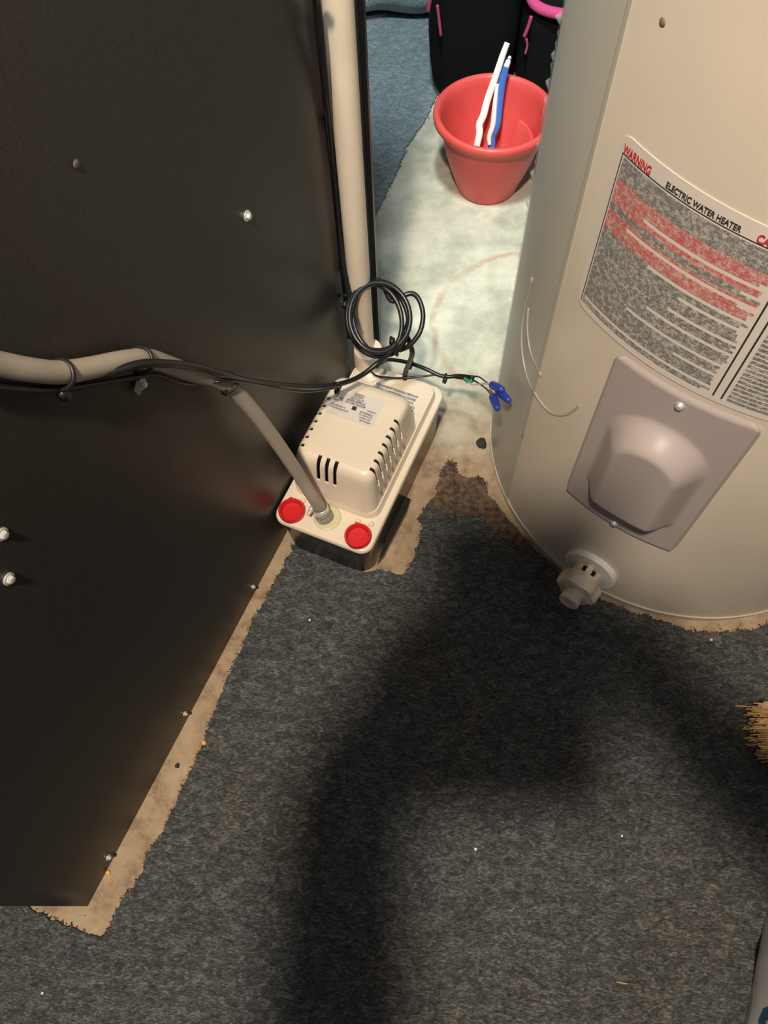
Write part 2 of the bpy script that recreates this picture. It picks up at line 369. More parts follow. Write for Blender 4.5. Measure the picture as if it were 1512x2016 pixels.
# pvc pipe
pipe = thing('drain_pipe', 'upright off-white plastic drain pipe rising from the back of the pump', 'pipe', W(.776, .0155, .104))
lathe('pipe', [(.0145, .012), (.0145, 1.1), (.012, 1.1), (.012, 1.0)], W(.776, .0155, .104), M_PVC, pipe)
lathe('coupling', [(.0205, .0), (.0205, .028), (.0195, .031), (.0146, .0315)], W(.772, .0235, .1045), M_PVC, pipe)
settle(pipe)

# ------------------------------------------------ condensate pump
pu = thing('condensate_pump', 'cream and black condensate pump on the floor beside the furnace', 'pump', W(.638, .072, 0))
loft('tank', [(rrect(.507, .770, .011, .1345, .022), .0), (rrect(.5045, .7725, .0085, .1370, .022), .004), (rrect(.502, .775, .006, .1390, .019), .0845)], M_TANK, pu)
slab('dark_wedge', [tuple(G(*p)[:2]) for p in [(744, 1112), (770, 1040), (786, 996), (797, 984), (808, 990), (803, 1008), (757, 1098)]], .001, .012, M_TANK, pu)  # low dark wedge on the floor along the tank's right side
loft('lid', [(rrect(.500, .777, .0035, .1400, .016), .0835), (rrect(.4975, .779, .002, .1420, .017), .0850), (rrect(.4975, .779, .002, .1420, .017), .0890), (rrect(.4990, .7775, .0035, .1405, .016), .0912),
             (rrect(.5015, .775, .006, .1380, .014), .0918)], M_LID, pu)
loft('raised_deck', [(rrect(.5445, .7725, .0085, .1330, .018), .0912), (rrect(.5455, .7712, .0095, .1315, .017), .1005), (rrect(.547, .7698, .011, .1300, .016), .1035), (rrect(.550, .767, .014, .127, .014), .1042)], M_LID, pu)
# motor cover: hollow shell with real slots cut through it
cs = []
for z, g_, fr in ((.1035, 0, .0), (.125, .0035, .004), (.150, .007, .008), (.162, .0085, .010), (.169, .0105, .0125), (.1735, .0145, .0165), (.1755, .020, .022), (.1762, .030, .032)):
    cs.append((rrect(.5465+fr, .706-g_*1.25, .0085+g_*.75, .1285-g_*.55, max(.008, .016-g_*.15), 8), z))
cov = loft('motor_cover', cs, M_LID, None, 60)
cut = []
for i in range(7):
    s = .5735+i*.0128
    cut.append(box_data(W(s, .1240, .159), E*.0022, NN*.0090, UZ*.0200)); cut.append(box_data(W(s, .0150, .160), E*.0022, NN*.0100, UZ*.0200))
for i in range(3): cut.append(box_data(W(.5575, .0505+i*.0115, .157), NN*.0025, E*.0105, UZ*.0200))
cv, cf = join(cut); cutter = mesh_obj('cutter', cv, cf, M_DARK, None, False)
md = cov.modifiers.new('sol', 'SOLIDIFY'); md.thickness = .0022; md.offset = -1
md = cov.modifiers.new('bo', 'BOOLEAN'); md.object = cutter; md.operation = 'DIFFERENCE'; md.solver = 'EXACT'
dg = bpy.context.evaluated_depsgraph_get(); nm = bpy.data.meshes.new_from_object(cov.evaluated_get(dg)); cov.modifiers.clear(); cov.data = nm; bpy.data.objects.remove(cutter)
nm.materials.clear(); nm.materials.append(M_LID); nm.polygons.foreach_set('material_index', [0]*len(nm.polygons)); autosmooth(cov, 45); cov.parent = pu
loft('motor_shade', [(rrect(.557, .69, .017, .122, .01), .1045), (rrect(.5665, .683, .0215, .1170, .01), .1695)], M_DARK, pu)  # near-black block put behind the slots to carry the shade inside
# fine ribs under the side slots
rb = []
for i in range(7):
    s = .5735+i*.0128
    a, b = W(s+.0022, .1240, .148), W(s+.0022, .1285, .112); rb.append(tube_data([a, b], .0011, 6))
v, f = join(rb); mesh_obj('slot_ribs', v, f, M_LID, pu)
def sticker(name, s0, s1, n0, n1, z, m, parent, th=.0003):
    v, f = box_data(W((s0+s1)/2, (n0+n1)/2, z), E*(s1-s0)/2, NN*(n1-n0)/2, UZ*th); return mesh_obj(name, v, f, m, parent, False)
lab = sticker('rating_label', .628, .672, .028, .094, .1765, M_PLAB, pu); lab['label'] = 'white rating label printed with small grey type'
for (s, a, b, h) in ((.667, .052, .066, .0032), (.661, .050, .068, .002), (.657, .046, .072, .0016), (.653, .046, .074, .0016), (.655, .030, .040, .0012), (.651, .030, .042, .0012), (.643, .031, .050, .0014), (.639, .031, .056, .0014),
                     (.650, .078, .090, .0012), (.645, .070, .088, .0016), (.641, .070, .089, .0012), (.637, .072, .088, .0012), (.633, .074, .090, .0012)):
    sticker('print', s-h, s+h, a, b, .17695, M_PPRINT, lab, .0001)
sticker('print', .644, .650, .058, .064, .1770, M_INK, lab, .0001)
wt = []
for k in range(7): wt.append(box_data(W(.742-k*.0062, .080+.001*k, .1044), E*.0021, NN*(.032-.002*(k % 3)), UZ*.0001))
v, f = join(wt); o = mesh_obj('stamped_print', v, f, M_PPRINT, pu, False)
for s, n in ((.5165, .0235), (.516, .1195)):
    c_ = W(s, n, .0916)
    cp = lathe('port_plug', [(.0125, -.001), (.0170, -.001), (.0176, .001), (.0176, .0068), (.0166, .0086), (.0148, .0086), (.0138, .0065), (.0130, .0010), (.0105, .0006), (.0001, .0010)], c_, M_RED, pu, n=40, ang=50); cp['label'] = 'red recessed round port plug'
    v, f = lathe_data([(.0030, -.001), (.0030, .0052), (.0018, .0056)], c_+E*.0150-NN*.0085, n=10); mesh_obj('pull_tab', v, f, M_RED, cp)
for s, n in ((.5375, .030), (.5375, .110), (.540, .128)):
    v, f = lathe_data([(.0040, 0), (.0036, .002), (.0026, .0035), (.0010, .0042)], W(s, n, .0916), n=12); mesh_obj('lid_boss', v, f, M_LID, pu)
v, f = join([lathe_data([(.0185, 0), (.0185, .0012), (.016, .0016)], W(.5265, .0705, .0914), n=28)]); gk = mesh_obj('gasket', v, f, M_GASKET, pu)
VB = W(.5255, .0675, .0925); VD = (UZ*.93-NN*.30+E*.12).normalized()
cvv = lathe('check_valve', [(.0120, 0), (.0120, .005), (.0105, .006), (.0105, .011), (.0085, .012), (.0092, .014), (.0082, .0165), (.0092, .018), (.0082, .021)], VB, M_CLEAR, pu, VD, 24)
v, f = lathe_data([(.0098, .0135), (.0104, .0137), (.0104, .0205), (.0098, .0207)], VB, VD, 28, False); cl = mesh_obj('hose_clamp', v, f, M_SCREW, pu)
v, f = join([box_data(VB+VD*.017-NN*.0115-E*.004, NN*.0022, E*.0045, UZ*.0038), lathe_data([(.0026, 0), (.0026, .009), (.002, .010)], VB+VD*.017-NN*.012-E*.004, -E, 8)]); mesh_obj('clamp_screw', v, f, M_SCREW, cl)
settle(pu)

# ------------------------------------------------ hose, cables
hose_pts = [PL(-120, 690, .012), PL(-50, 705, .012), PL(0, 717, .012), PL(60, 728, .013), PL(120, 733, .013), PL(180, 724, .013), PL(240, 711, .013), PL(290, 706, .013), PL(335, 720, .013),
            PL(380, 736, .014), PL(425, 748, .016), PL(460, 768, .020), PL(495, 805, .026), PL(530, 850, .033), PL(563, 897, .041), PL(595, 945, .050), PL(618, 982, .060), VB+VD*.022+NN*.0006, VB+VD*.013]
hose = tube('vinyl_hose', hose_pts, .0078, M_HOSE, None, 18); tag(hose, 'milky clear vinyl hose tied along the black panel down to the pump outlet', 'hose')
cb = thing('power_cord', 'thick black power cord coiled and tied in front of the white pipe', 'cord', PL(300, 720, .02))
main = [PL(-120, 730, .010), PL(-40, 740, .010), PL(30, 748, .010), PL(100, 752, .010), PL(170, 745, .012), PL(230, 730, .020), PL(280, 716, .026), PL(330, 716, .027), PL(385, 722, .026), PL(440, 738, .028), PL(500, 752, .024), PL(560, 759, .026), PL(620, 762, .034),
        PL(665, 757, .044), PL(705, 743, .056)]
dc = .985
for u, v, d in ((740, 718, .985), (766, 694, .976),): main.append(U(u, v, d))
def loop(cu, cv_, a, b, rot, d, ph0, turns, k=24, dd=0.0):
    out = []
    for i in range(int(k*turns)+1):
        t = ph0+2*PI*i/k; x, y = a*math.cos(t), b*math.sin(t)
        out.append(U(cu+x*math.cos(rot)-y*math.sin(rot), cv_+x*math.sin(rot)+y*math.cos(rot), d+dd*i/k+.006*math.cos(t)))
    return out
coil = []
specs = [(742, 628, 52, 66, -.12, .972), (746, 624, 62, 70, -.05, .978), (736, 632, 54, 70, -.22, .984), (752, 628, 52, 72, -.15, .990), (744, 622, 60, 68, .0, .996)]
first = True
for i in range(len(specs)*24-8):
    k = i//24; f_ = (i % 24)/24; A_ = specs[k]; B_ = specs[min(k+1, len(specs)-1)]
    f_ = f_*f_*(3-2*f_); cu, cv_, a, b, rt, d = [p*(1-f_)+q*f_ for p, q in zip(A_, B_)]
    t = .9+2*PI*i/24; x, y = a*math.cos(t), b*math.sin(t)
    coil.append(U(cu+x*math.cos(rt)-y*math.sin(rt), cv_+x*math.sin(rt)+y*math.cos(rt), d+.006*math.cos(t)))

main += coil
main += [U(770, 592, 1.003), U(792, 583, 1.0), U(812, 578, .998), U(826, 592, .996), U(833, 622, .996), U(826, 655, .998), U(806, 680, 1.004), U(786, 690, 1.01)]
tube('cord', main, .0033, M_CABLE, cb, 10, 5)
tube('cord_tail', [U(790, 655, 1.0), U(802, 665, 1.005), U(809, 682, 1.02), U(811, 700, 1.04), W(.768, .083, .118), W(.764, .083, .1045)], .0036, M_CABLE, cb, 10)
tube('cord_riser', [U(617, -60, .60), U(624, 0, .650), U(634, 90, .690), U(645, 200, .75), U(655, 300, .82), U(664, 400, .88), U(672, 480, .93), U(681, 545, .965), U(690, 590, .985), U(700, 640, .99)], .0036, M_CABLE, cb, 10)
def tie(pts, parent, r=.0016, blob=None):
    v1 = tube_data(crom(pts, 6), r, 6); ds = [v1]
    if blob is not None: ds.append(box_data(blob, V((.003, 0, 0)), V((0, .0022, .001)), V((0, -.001, .0035))))
    v, f = join(ds); mesh_obj('cable_tie', v, f, M_TIE, parent, False)
def ringtie(c_, T, r, parent, blob=None, fl=.0012):
    T = T.normalized(); u = T.orthogonal().normalized(); w_ = T.cross(u)
    pth = [c_+(u*math.cos(2*PI*i/20)+w_*math.sin(2*PI*i/20))*r for i in range(20)]
    ds = [tube_data(pth, fl, 6, True)]
    if blob is not None: ds.append(box_data(blob, E*.0034, NN*.0026, UZ*.0038)); ds.append(box_data(blob+UZ*-.004+E*.001, E*.0026, NN*.0012, UZ*.003))
    v, f = join(ds); mesh_obj('cable_tie', v, f, M_TIE, parent, True)
ringtie(PL(120, 737, .0125), PL(140, 733, .013)-PL(100, 735, .013), .0098, cb, PL(125, 776, .014), .0018)
ringtie(PL(277, 709, .015), PL(300, 706, .013)-PL(255, 708, .013), .0102, cb, None, .0017)
ringtie(PL(448, 752, .020), PL(475, 770, .02)-PL(430, 748, .017), .0098, cb, PL(443, 768, .021), .0014)
ringtie(PL(663, 759, .043), E, .0055, cb, PL(664, 770, .044))
ringtie(U(681, 590, .985), V((.3, .2, .9)), .0095, cb, U(679, 600, .972), .0016)
ringtie(U(776, 682, .99), V((1, .2, .3)), .012, cb, U(772, 672, .972), .0020)
tube('thin_wire', [PL(-100, 752, .012), PL(0, 764, .012), PL(110, 768, .012), PL(210, 752, .013), PL(300, 738, .014), PL(350, 752, .014), PL(400, 757, .014), PL(450, 750, .030), PL(530, 762, .028), PL(600, 771, .036), PL(662, 764, .048)], lambda s: .0034-.0020*min(1, s*1.6), M_CABLE, cb, 8)
settle(cb)
dl = lambda u, v, z: G(u, v, z)
lw = thing('control_wire', 'thin black wire with blue wire nuts reaching from the pump to the heater', 'wire', G(880, 745, .10))
tube('sheath', [dl(741, 722, .150), dl(752, 714, .138), dl(765, 708, .125), dl(800, 713, .116), dl(835, 725, .116), dl(872, 741, .113), dl(905, 740, .118), dl(932, 743, .130)], .0029, M_CABLE, lw, 10)
tube('sheath', [dl(728, 729, .140), dl(745, 741, .115), dl(790, 744, .1085), dl(830, 741, .1105), dl(868, 738, .112), dl(900, 744, .115), dl(925, 748, .125)], .0016, M_CABLE, lw, 8)
o = tube('green_conductor', [dl(915, 746, .122), dl(923, 751, .126), dl(930, 749, .130)], .003, M_GREEN, lw, 8); o['label'] = 'green wire scrap'
tube('conductor', [dl(928, 741, .128), dl(943, 742, .146), dl(957, 752, .172), dl(972, 762, .206)], .0012, M_CABLE, lw, 7)
o = tube('conductor', [dl(922, 753, .126), dl(930, 757, .138), dl(942, 757, .155), dl(955, 755, .180), dl(970, 759, .206)], .0011, M_WHITE, lw, 7); o['label'] = 'white conductor'
tube('conductor', [dl(928, 746, .128), dl(943, 755, .148), dl(958, 766, .178), dl(970, 782, .206)], .0013, M_CABLE, lw, 7)
o = tube('conductor', [dl(964, 768, .204), dl(968, 773, .208), dl(973, 778, .212)], .0016, M_COPPER, lw, 7); o['label'] = 'bare copper strand'
for a, b in (((968, 757), (990, 768)), ((980, 768), (1003, 790)), ((970, 780), (980, 806))):
    p, q = dl(*a, .208), dl(*b, .226); ax = q-p; ln = ax.length
    lathe('wire_nut', [(.0040, 0), (.0052, .002), (.0054, ln*.35), (.0047, ln*.75), (.0038, ln*.95), (.002, ln)], p, M_BLUE, lw, ax, 12)['label'] = 'blue wire nut'
ringtie(dl(878, 742, .112), dl(890, 742, .112)-dl(866, 741, .113), .0048, lw, dl(876, 748, .112))
ringtie(dl(811, 716, .116), dl(820, 718, .116)-dl(800, 713, .116), .0045, lw, dl(808, 720, .116))
settle(lw)

# ------------------------------------------------ water heater
he = thing('water_heater', 'large cream cylindrical electric water heater standing on the floor at right', 'water heater', (HC.x, HC.y, 0))
hc0 = V((HC.x, HC.y, 0))
lathe('tank_shell', [(HR-.004, .018), (HR, .020), (HR, 1.21), (HR-.004, 1.22), (HR-.05, 1.245), (.05, 1.255)], hc0, M_TANKH, he, n=160)
lathe('base_rim', [(HR-.004, .0), (HR-.0015, .001), (HR-.0015, .014), (HR+.0018, .0155), (HR+.0018, .0195), (HR-.004, .0205)], hc0, M_HRIM, he, n=160)
def CY(th, z, off=0.0):
    t = math.radians(th); return V((HC.x+(HR+off)*math.cos(t), HC.y+(HR+off)*math.sin(t), z))
def cyl_patch(name, th0, th1, z0, z1, off, m, parent, rc=0.0, nt=40, nz=10, th=.0006):
    vs, fs = [], []; R_ = HR+off; Wd = math.radians(th1-th0)*R_; H_ = z1-z0
    for k, oo in ((0, off), (1, off-th)):
        for i in range(nt+1):
            for j in range(nz+1):
                x, y = Wd*i/nt, H_*j/nz
                if rc:
                    cx_ = min(max(x, rc), Wd-rc); cy_ = min(max(y, rc), H_-rc); d = math.hypot(x-cx_, y-cy_)
                    if d > rc: x, y = cx_+(x-cx_)*rc/d, cy_+(y-cy_)*rc/d
                vs.append(CY(th0+math.degrees(x/R_), z0+y, oo))
    N1 = (nt+1)*(nz+1); ix = lambda i, j, k=0: k*N1+i*(nz+1)+j
    for i in range(nt):
        for j in range(nz): fs.append((ix(i, j), ix(i+1, j), ix(i+1, j+1), ix(i, j+1)))
    bd = [(i, 0) for i in range(nt)]+[(nt, j) for j in range(nz)]+[(i, nz) for i in range(nt, 0, -1)]+[(0, j) for j in range(nz, 0, -1)]
    for a, b in zip(bd, bd[1:]+bd[:1]): fs.append((ix(*a), ix(*b), ix(*b, 1), ix(*a, 1)))
    return mesh_obj(name, vs, fs, m, parent)
lb = cyl_patch('warning_label', 206.4, 272, .4545, .6285, .0008, M_PAPER, he, .012, 60, 8, .0007); autosmooth(lb, 30); lb['label'] = 'white printed warning label with red and grey text'
def prow(th0, th1, z0, z1, m, off=.0011):
    n = max(3, int((th1-th0)/2)); vs, fs = [], []
    for i in range(n+1):
        t = th0+(th1-th0)*i/n; vs += [CY(t, z0, off), CY(t, z1, off)]
    for i in range(n): fs.append((2*i, 2*i+2, 2*i+3, 2*i+1))
    return vs, fs
rows_g, rows_r, lines = [], [], []
zt, zb = .612, .4615; nrow = 50; hrow = (zt-zb)/nrow; rnd = random.Random(11)
for i in range(nrow):
    z1 = zt-i*hrow; z0 = z1-hrow*.86; z = (z0+z1)/2; endt = 237.6
    red = (.5735 < z < .593) or (.549 < z < .5665)
    if i in (3, 9): endt = 236
    if i in (10,): endt = 215.5
    if i in (17, 24): endt = 234.5 if i == 17 else 226
    if i in (13,): endt = 234
    if i in (16,): endt = 213
    if i in (21,): endt = 219
    if i in (33, 29, 38, 42): endt = {29: 225, 33: 221.5, 38: 218, 42: 229}[i]
    if i == 47: endt = 208.6
    if i == 49: endt = 237.0
    (rows_r if red else rows_g).append(prow(208.2, endt-(rnd.random()*1.2 if endt > 236 else 0), z0, z1, M_INK))
for i in range(30):   # right hand column
    z1 = .610-i*.005; z0 = z1-.0034
    if .5 < z1 < .535 or i < 5: pass
    (rows_r if i in (4, 5, 12) else rows_g).append(prow(240.6, 262-rnd.random()*5, z0, z1, M_INK))
v, f = join(rows_g); o = mesh_obj('small_print', v, f, M_GPRINT, lb); v, f = join(rows_r); o = mesh_obj('small_print', v, f, M_RPRINT, lb); o['label'] = 'red highlighted rows of small print'
lines = [prow(207.75, 207.95, zb, .6145, 0, .0013), prow(238.1, 238.4, zb, .6145, 0, .0013), prow(239.6, 239.9, zb, .6145, 0, .0013), prow(207.75, 238.4, .6138, .6145, 0, .0013), prow(239.6, 268, .6138, .6145, 0, .0013)]
v, f = join(lines); mesh_obj('rule_lines', v, f, M_INK, lb)
def text_data(s, size, bold=0.0):
    cu = bpy.data.curves.new('t', 'FONT'); cu.body = s; cu.size = size; cu.offset = bold
    o = bpy.data.objects.new('t', cu); COL.objects.link(o); dg = bpy.context.evaluated_depsgraph_get(); dg.update()
    me = bpy.data.meshes.new_from_object(o.evaluated_get(dg)); vs = [v_.co.copy() for v_ in me.vertices]; fs = [tuple(p.vertices) for p in me.polygons]
    bpy.data.objects.remove(o); bpy.data.curves.remove(cu); return vs, fs
def ctext(name, s, th, z, size, m, bold=0.0, width=None):
    vs, fs = text_data(s, size, bold); xm = max(v_.x for v_ in vs); k = 1 if width is None else width/xm
    vs = [CY(th+math.degrees(v_.x*k/HR), z+v_.y, .0014) for v_ in vs]
    return mesh_obj(name, vs, fs, m, lb, False)
ctext('heading', 'WARNING', 207.8, .6150, .0098, M_RINK, .0003, math.radians(6.2)*HR)
ctext('heading', 'ELECTRIC WATER HEATER', 217.2, .6160, .0068, M_INK, .0002, math.radians(13.0)*HR)
ctext('heading', 'CAUTION', 232.6, .6150, .0098, M_RINK, .0003, math.radians(6.2)*HR)
# access plate with its dome
vs, fs = [], []; nt, nz = 110, 110; t0, t1, z0, z1 = 219.3, 248.9, .1895, .4470; rc = .016; Wd = math.radians(t1-t0)*HR; Hh = z1-z0
def ss(x): x = min(1, max(0, x)); return x*x*(3-2*x)
for i in range(nt+1):
    for j in range(nz+1):
        x, y = Wd*i/nt, Hh*j/nz; x0, y0 = x, y
        cx_ = min(max(x, rc), Wd-rc); cy_ = min(max(y, rc), Hh-rc); d = math.hypot(x-cx_, y-cy_)
        if d > rc: x, y = cx_+(x-cx_)*rc/d, cy_+(y-cy_)*rc/d
        eg = min(x0, Wd-x0, y0, Hh-y0); h = .0035*ss(eg/.004)
        # dome: arch shape, signed distance
        ax_, hw, yb, yt = Wd*.51, .0410, .054, .158
        px, py = x-ax_, y
        if py > yt: d = math.hypot(px, py-yt)-hw
        elif py < yb+.014: d = max(abs(px)-hw, (yb+.014-py)*1.0-.014) if abs(px) < hw-.014 else math.hypot(max(0, abs(px)-(hw-.014)), yb+.014-py)-.014
        else: d = abs(px)-hw
        h += .025*ss((-d+.013)/.028)
        vs.append(CY(t0+math.degrees(x/HR), z0+y, h if eg > 0 else .0002))
ix = lambda i, j: i*(nz+1)+j
for i in range(nt):
    for j in range(nz): fs.append((ix(i, j), ix(i+1, j), ix(i+1, j+1), ix(i, j+1)))
ap = mesh_obj('access_plate', vs, fs, M_COVER, he); ap['label'] = 'greyish domed access plate'
for th, z in ((234.3, .4335), (234.0, .1995)):
    t = math.radians(th); ax = V((math.cos(t), math.sin(t), 0)); v, f = lathe_data([(.0048, 0), (.0048, .001), (.0036, .0016), (.0034, .0032), (.0015, .0038)], CY(th, z, .0032), ax, 12)
    mesh_obj('screw', v, f, M_SCREW, ap)
# drain valve
t = math.radians(234.4); ax = V((math.cos(t), math.sin(t), 0)); side = V((-ax.y, ax.x, 0)); vb = CY(234.2, .064, .001)
fl = lathe('drain_valve', [(.0355, -.004), (.036, .004), (.0345, .0065), (.010, .0070)], vb, M_VFL, he, ax, 48); fl['label'] = 'white plastic drain valve with hexagonal nut'
v, f = lathe_data([(.0135, .006), (.0135, .022)], vb, ax, 20); mesh_obj('valve_stem', v, f, M_DARK, fl)
fins = [box_data(vb+ax*.012+(side*math.cos(k*PI/3+.5)+UZ*math.sin(k*PI/3+.5))*.015, ax*.008, (side*math.cos(k*PI/3+.5)+UZ*math.sin(k*PI/3+.5))*.005, (side*-math.sin(k*PI/3+.5)+UZ*math.cos(k*PI/3+.5))*.004) for k in range(6)]
v, f = join(fins); mesh_obj('valve_fins', v, f, M_VALVE, fl, False)
vs, fs = [], []; K = 48
prof = [(.6, .020), (.93, .0205), (1, .023), (1, .039), (.93, .042), (.5, .0425)]
for r_, h_ in prof:
    for j in range(K):
        a = 2*PI*j/K; rad = .0265*r_*(1+.07*math.cos(6*a)); vs.append(vb+ax*h_+(side*math.cos(a)+UZ*math.sin(a))*rad)
for i in range(len(prof)-1):
    for j in range(K): fs.append((i*K+j, i*K+(j+1) % K, (i+1)*K+(j+1) % K, (i+1)*K+j))
fs.append(tuple(range(K))[::-1]); fs.append(tuple((len(prof)-1)*K+j for j in range(K)))
o = mesh_obj('hex_nut', vs, fs, M_VALVE, fl); autosmooth(o, 40)
lathe('outlet_cap', [(.0122, .042), (.0134, .044), (.0122, .046), (.0134, .048), (.0122, .050), (.0136, .052), (.0136, .058), (.0122, .0595), (.0098, .0595), (.0098, .0575), (.001, .0575)], vb-UZ*.0, M_VALVE, fl, ax, 28)
# protective film with a torn edge, wrapped on the back-left of the shell
vs, fs = [], []; nz = 520; rnd = random.Random(4)
for j in range(nz+1):
    z = .02+1.1*j/nz
    tl = 168.5+ (2.2*noise.noise(V((0, z*30, 0)))+1.4*noise.noise(V((3, z*90, 0))))
    lift = .0012+.0065*max(0, noise.noise(V((9, z*130, 1)))+.15)*(1 if .40 < z < .70 else .25)
    for k, th in enumerate((tl, tl+2, 172, 180, 188, 196, 200.3, 201.3)):
        vs.append(CY(th, z, lift if k == 0 else (.0016 if k >= 6 else .0009)))
for j in range(nz):
    for k in range(7): a = j*8+k; fs.append((a, a+1, a+9, a+8))
o = mesh_obj('protective_film', vs, fs, M_FILM, he); o['label'] = 'thin clear film with a torn edge'
tube('glue_streak', [CY(200.8, z, .0009) for z in (.18, .3, .42, .55, .7, .85, 1.0)], .0018, M_GLUE, he, 6, flat=.4)
tube('glue_streak', [CY(t_, z_, .0009) for t_, z_ in ((189, .40), (188, .345), (190, .305), (195, .285), (201, .279), (208, .285), (213, .31), (215.5, .34))], .0016, M_GLUE, he, 6, flat=.4)
tube('glue_streak', [CY(t_, z_, .0009) for t_, z_ in ((190, .36), (192, .335), (196, .32), (202, .315))], .0014, M_GLUE, he, 6, flat=.4)
v, f = lathe_data([(.003, 0), (.002, .0006), (.0006, .0008)], CY(207.9, .707), V((math.cos(math.radians(207.9)), math.sin(math.radians(207.9)), 0)), 10); mesh_obj('paint_nick', v, f, mat('nick', (.2, .16, .12), .7), he)
settle(he)

# ------------------------------------------------ flower pot with two brushes
pc = V((.1475, 1.190, 0))
pot = thing('flower_pot', 'red plastic flower pot on the concrete left of the heater', 'flower pot', pc)
outer = [(.001, .0), (.052, .0), (.055, .003), (.060, .020), (.069, .045), (.0765, .070), (.0825, .095), (.0862, .115), (.0885, .127), (.092, .130), (.0985, .133), (.1020, .138), (.1028, .143), (.1015, .1485), (.098, .151), (.094, .1502), (.0905, .146),
         (.0875, .135), (.0850, .115), (.0805, .095), (.0745, .070), (.067, .045), (.058, .020), (.052, .006), (.001, .005)]
lathe('pot_body', outer, pc, M_POT, pot, n=96, cap=False, ang=60)
# inner water guard: a curved wall inside the pot on the right
vs, fs = [], []
for i in range(13):
    a = math.radians(-25+i*5.5)
    for r_, z in ((.046, .02), (.066, .098), (.069, .1005), (.0735, .098), (.052, .02)): vs.append(pc+V((r_*math.cos(a), r_*math.sin(a), z)))
for i in range(12):
    for k in range(4): b = i*5+k; fs.append((b, b+1, b+6, b+5))
o = mesh_obj('inner_guard', vs, fs, M_POT, pot); md = None
settle(pot)
def brush(name, label, pts, m1, m2, r):
    t_ = thing(name, label, 'brush', pts[0], 'brushes in the red pot')
    tube('handle', pts, r, m1, t_, 12, flat=.55, up=V((0, -.8, .6)))
    k = pts[-1]; d_ = (pts[-1]-pts[-2]).normalized()
    if m2 is not m1: tube('handle_tip', [k-d_*.014, k-d_*.008, k-d_*.002, k+d_*.003], lambda s: .0052-.0034*s*s, m2, t_, 12, flat=.62, up=V((0, -.8, .6)))
    b0 = pts[0]; v, f = box_data(b0+(pts[1]-b0).normalized()*.012+V((.004, 0, 0)), (pts[1]-b0).normalized()*.013, V((.006, 0, 0)), V((0, .005, 0))); mesh_obj('bristles', v, f, M_BRB, t_, False)
    settle(t_); return t_
g_ = lambda u, v, z: G(u, v, z)
b1 = brush('toothbrush', 'plain white toothbrush handle leaning highest in the red pot', [g_(926, 352, .014), g_(932, 318, .042), g_(939, 286, .069), g_(944, 262, .087), g_(944, 245, .099), g_(952, 226, .113), g_(960, 196, .134), g_(976, 150, .168), g_(990, 108, .198), g_(999, 84, .215)], M_BRW, M_BRW, lambda s: .0032+.0018*math.sin(PI*min(1, max(0, s)))+.0014)
b2 = brush('toothbrush', 'blue and white toothbrush at the right of the plain white one', [g_(962, 350, .014), g_(968, 318, .041), g_(968, 285, .068), g_(968, 268, .081), g_(977, 245, .099), g_(982, 205, .128), g_(988, 165, .157), g_(997, 130, .183), g_(1003, 114, .195)], M_BRB, M_BRW, lambda s: .0032+.0040*math.sin(PI*min(1, max(0, s)))+.0006)
off = V((-.0045, -.0035, .0025))
tube('grip_stripe', [p+off-b2.location for p in [g_(968, 285, .068), g_(968, 268, .081), g_(975, 245, .099), g_(979, 205, .128), g_(984, 165, .157)]], lambda s: .0030+.0018*math.sin(PI*s), M_BRW, b2, 10)['label'] = 'white stripe'

# ------------------------------------------------ backpack
def superbox(name, c_, a, b, h, m, parent, p=3.2, squash=.0, nu=40, nv=24, wob=.006):
    vs, fs = [], []
    for j in range(nv+1):
        ph = -PI/2+PI*j/nv
        for i in range(nu):
            th = 2*PI*i/nu; f_ = lambda x, e_: math.copysign(abs(x)**e_, x); e1 = 2/p
            x = a*f_(math.cos(ph), e1)*f_(math.cos(th), e1); y = b*f_(math.cos(ph), e1)*f_(math.sin(th), e1); z = h*f_(math.sin(ph), e1)
            q = V((x, y, z)); q = q*(1+wob*8*noise.noise((q+V(c_))*9)*.25); vs.append(V(c_)+q)
    for j in range(nv):
        for i in range(nu): fs.append((j*nu+i, j*nu+(i+1) % nu, (j+1)*nu+(i+1) % nu, (j+1)*nu+i))
    return mesh_obj(name, vs, fs, m, parent)
bp = thing('backpack', 'black fabric backpack with pink zip pulls standing behind the red pot', 'backpack', (.17, 1.50, 0))
superbox('main_compartment', (.125, 1.50, .215), .083, .10, .212, M_BAG, bp, 4.5)
superbox('rear_panel', (.21, 1.56, .215), .15, .07, .20, M_BAG, bp, 4.5)
superbox('side_pocket', (.275, 1.475, .105), .063, .088, .102, M_BAG, bp, 4.5)
tube('pocket_trim', [V((.215, 1.47, .203)), V((.222, 1.405, .199)), V((.26, 1.378, .197)), V((.31, 1.380, .197)), V((.338, 1.43, .20)), V((.335, 1.5, .205))], .009, M_PINK, bp, 10)['label'] = 'pink fleece trim'
BY = 1.391
def onb(u, v, y=BY):
    d = ray(u, v); return O+d*(y/d.y)
for pts in ([(1046, 32), (1040, 52), (1032, 72)], [(1036, 76), (1038, 90), (1034, 106)]):
    tube('zip_pull', [onb(*p, 1.378) for p in pts], .0032 if pts[0][1] == 32 else .0022, M_PULL, bp, 8)['label'] = 'pink zip pull'
tube('zip_pull', [onb(849, -10, 1.385), onb(846, 5, 1.385), onb(843, 22, 1.385)], .0032, M_PULL, bp, 8)['label'] = 'pink zip pull'
tube('zip_pull', [onb(861, 10, 1.385), onb(864, 35, 1.385), onb(868, 70, 1.385)], .0026, M_PULL, bp, 8)['label'] = 'pink zip pull'
settle(bp)
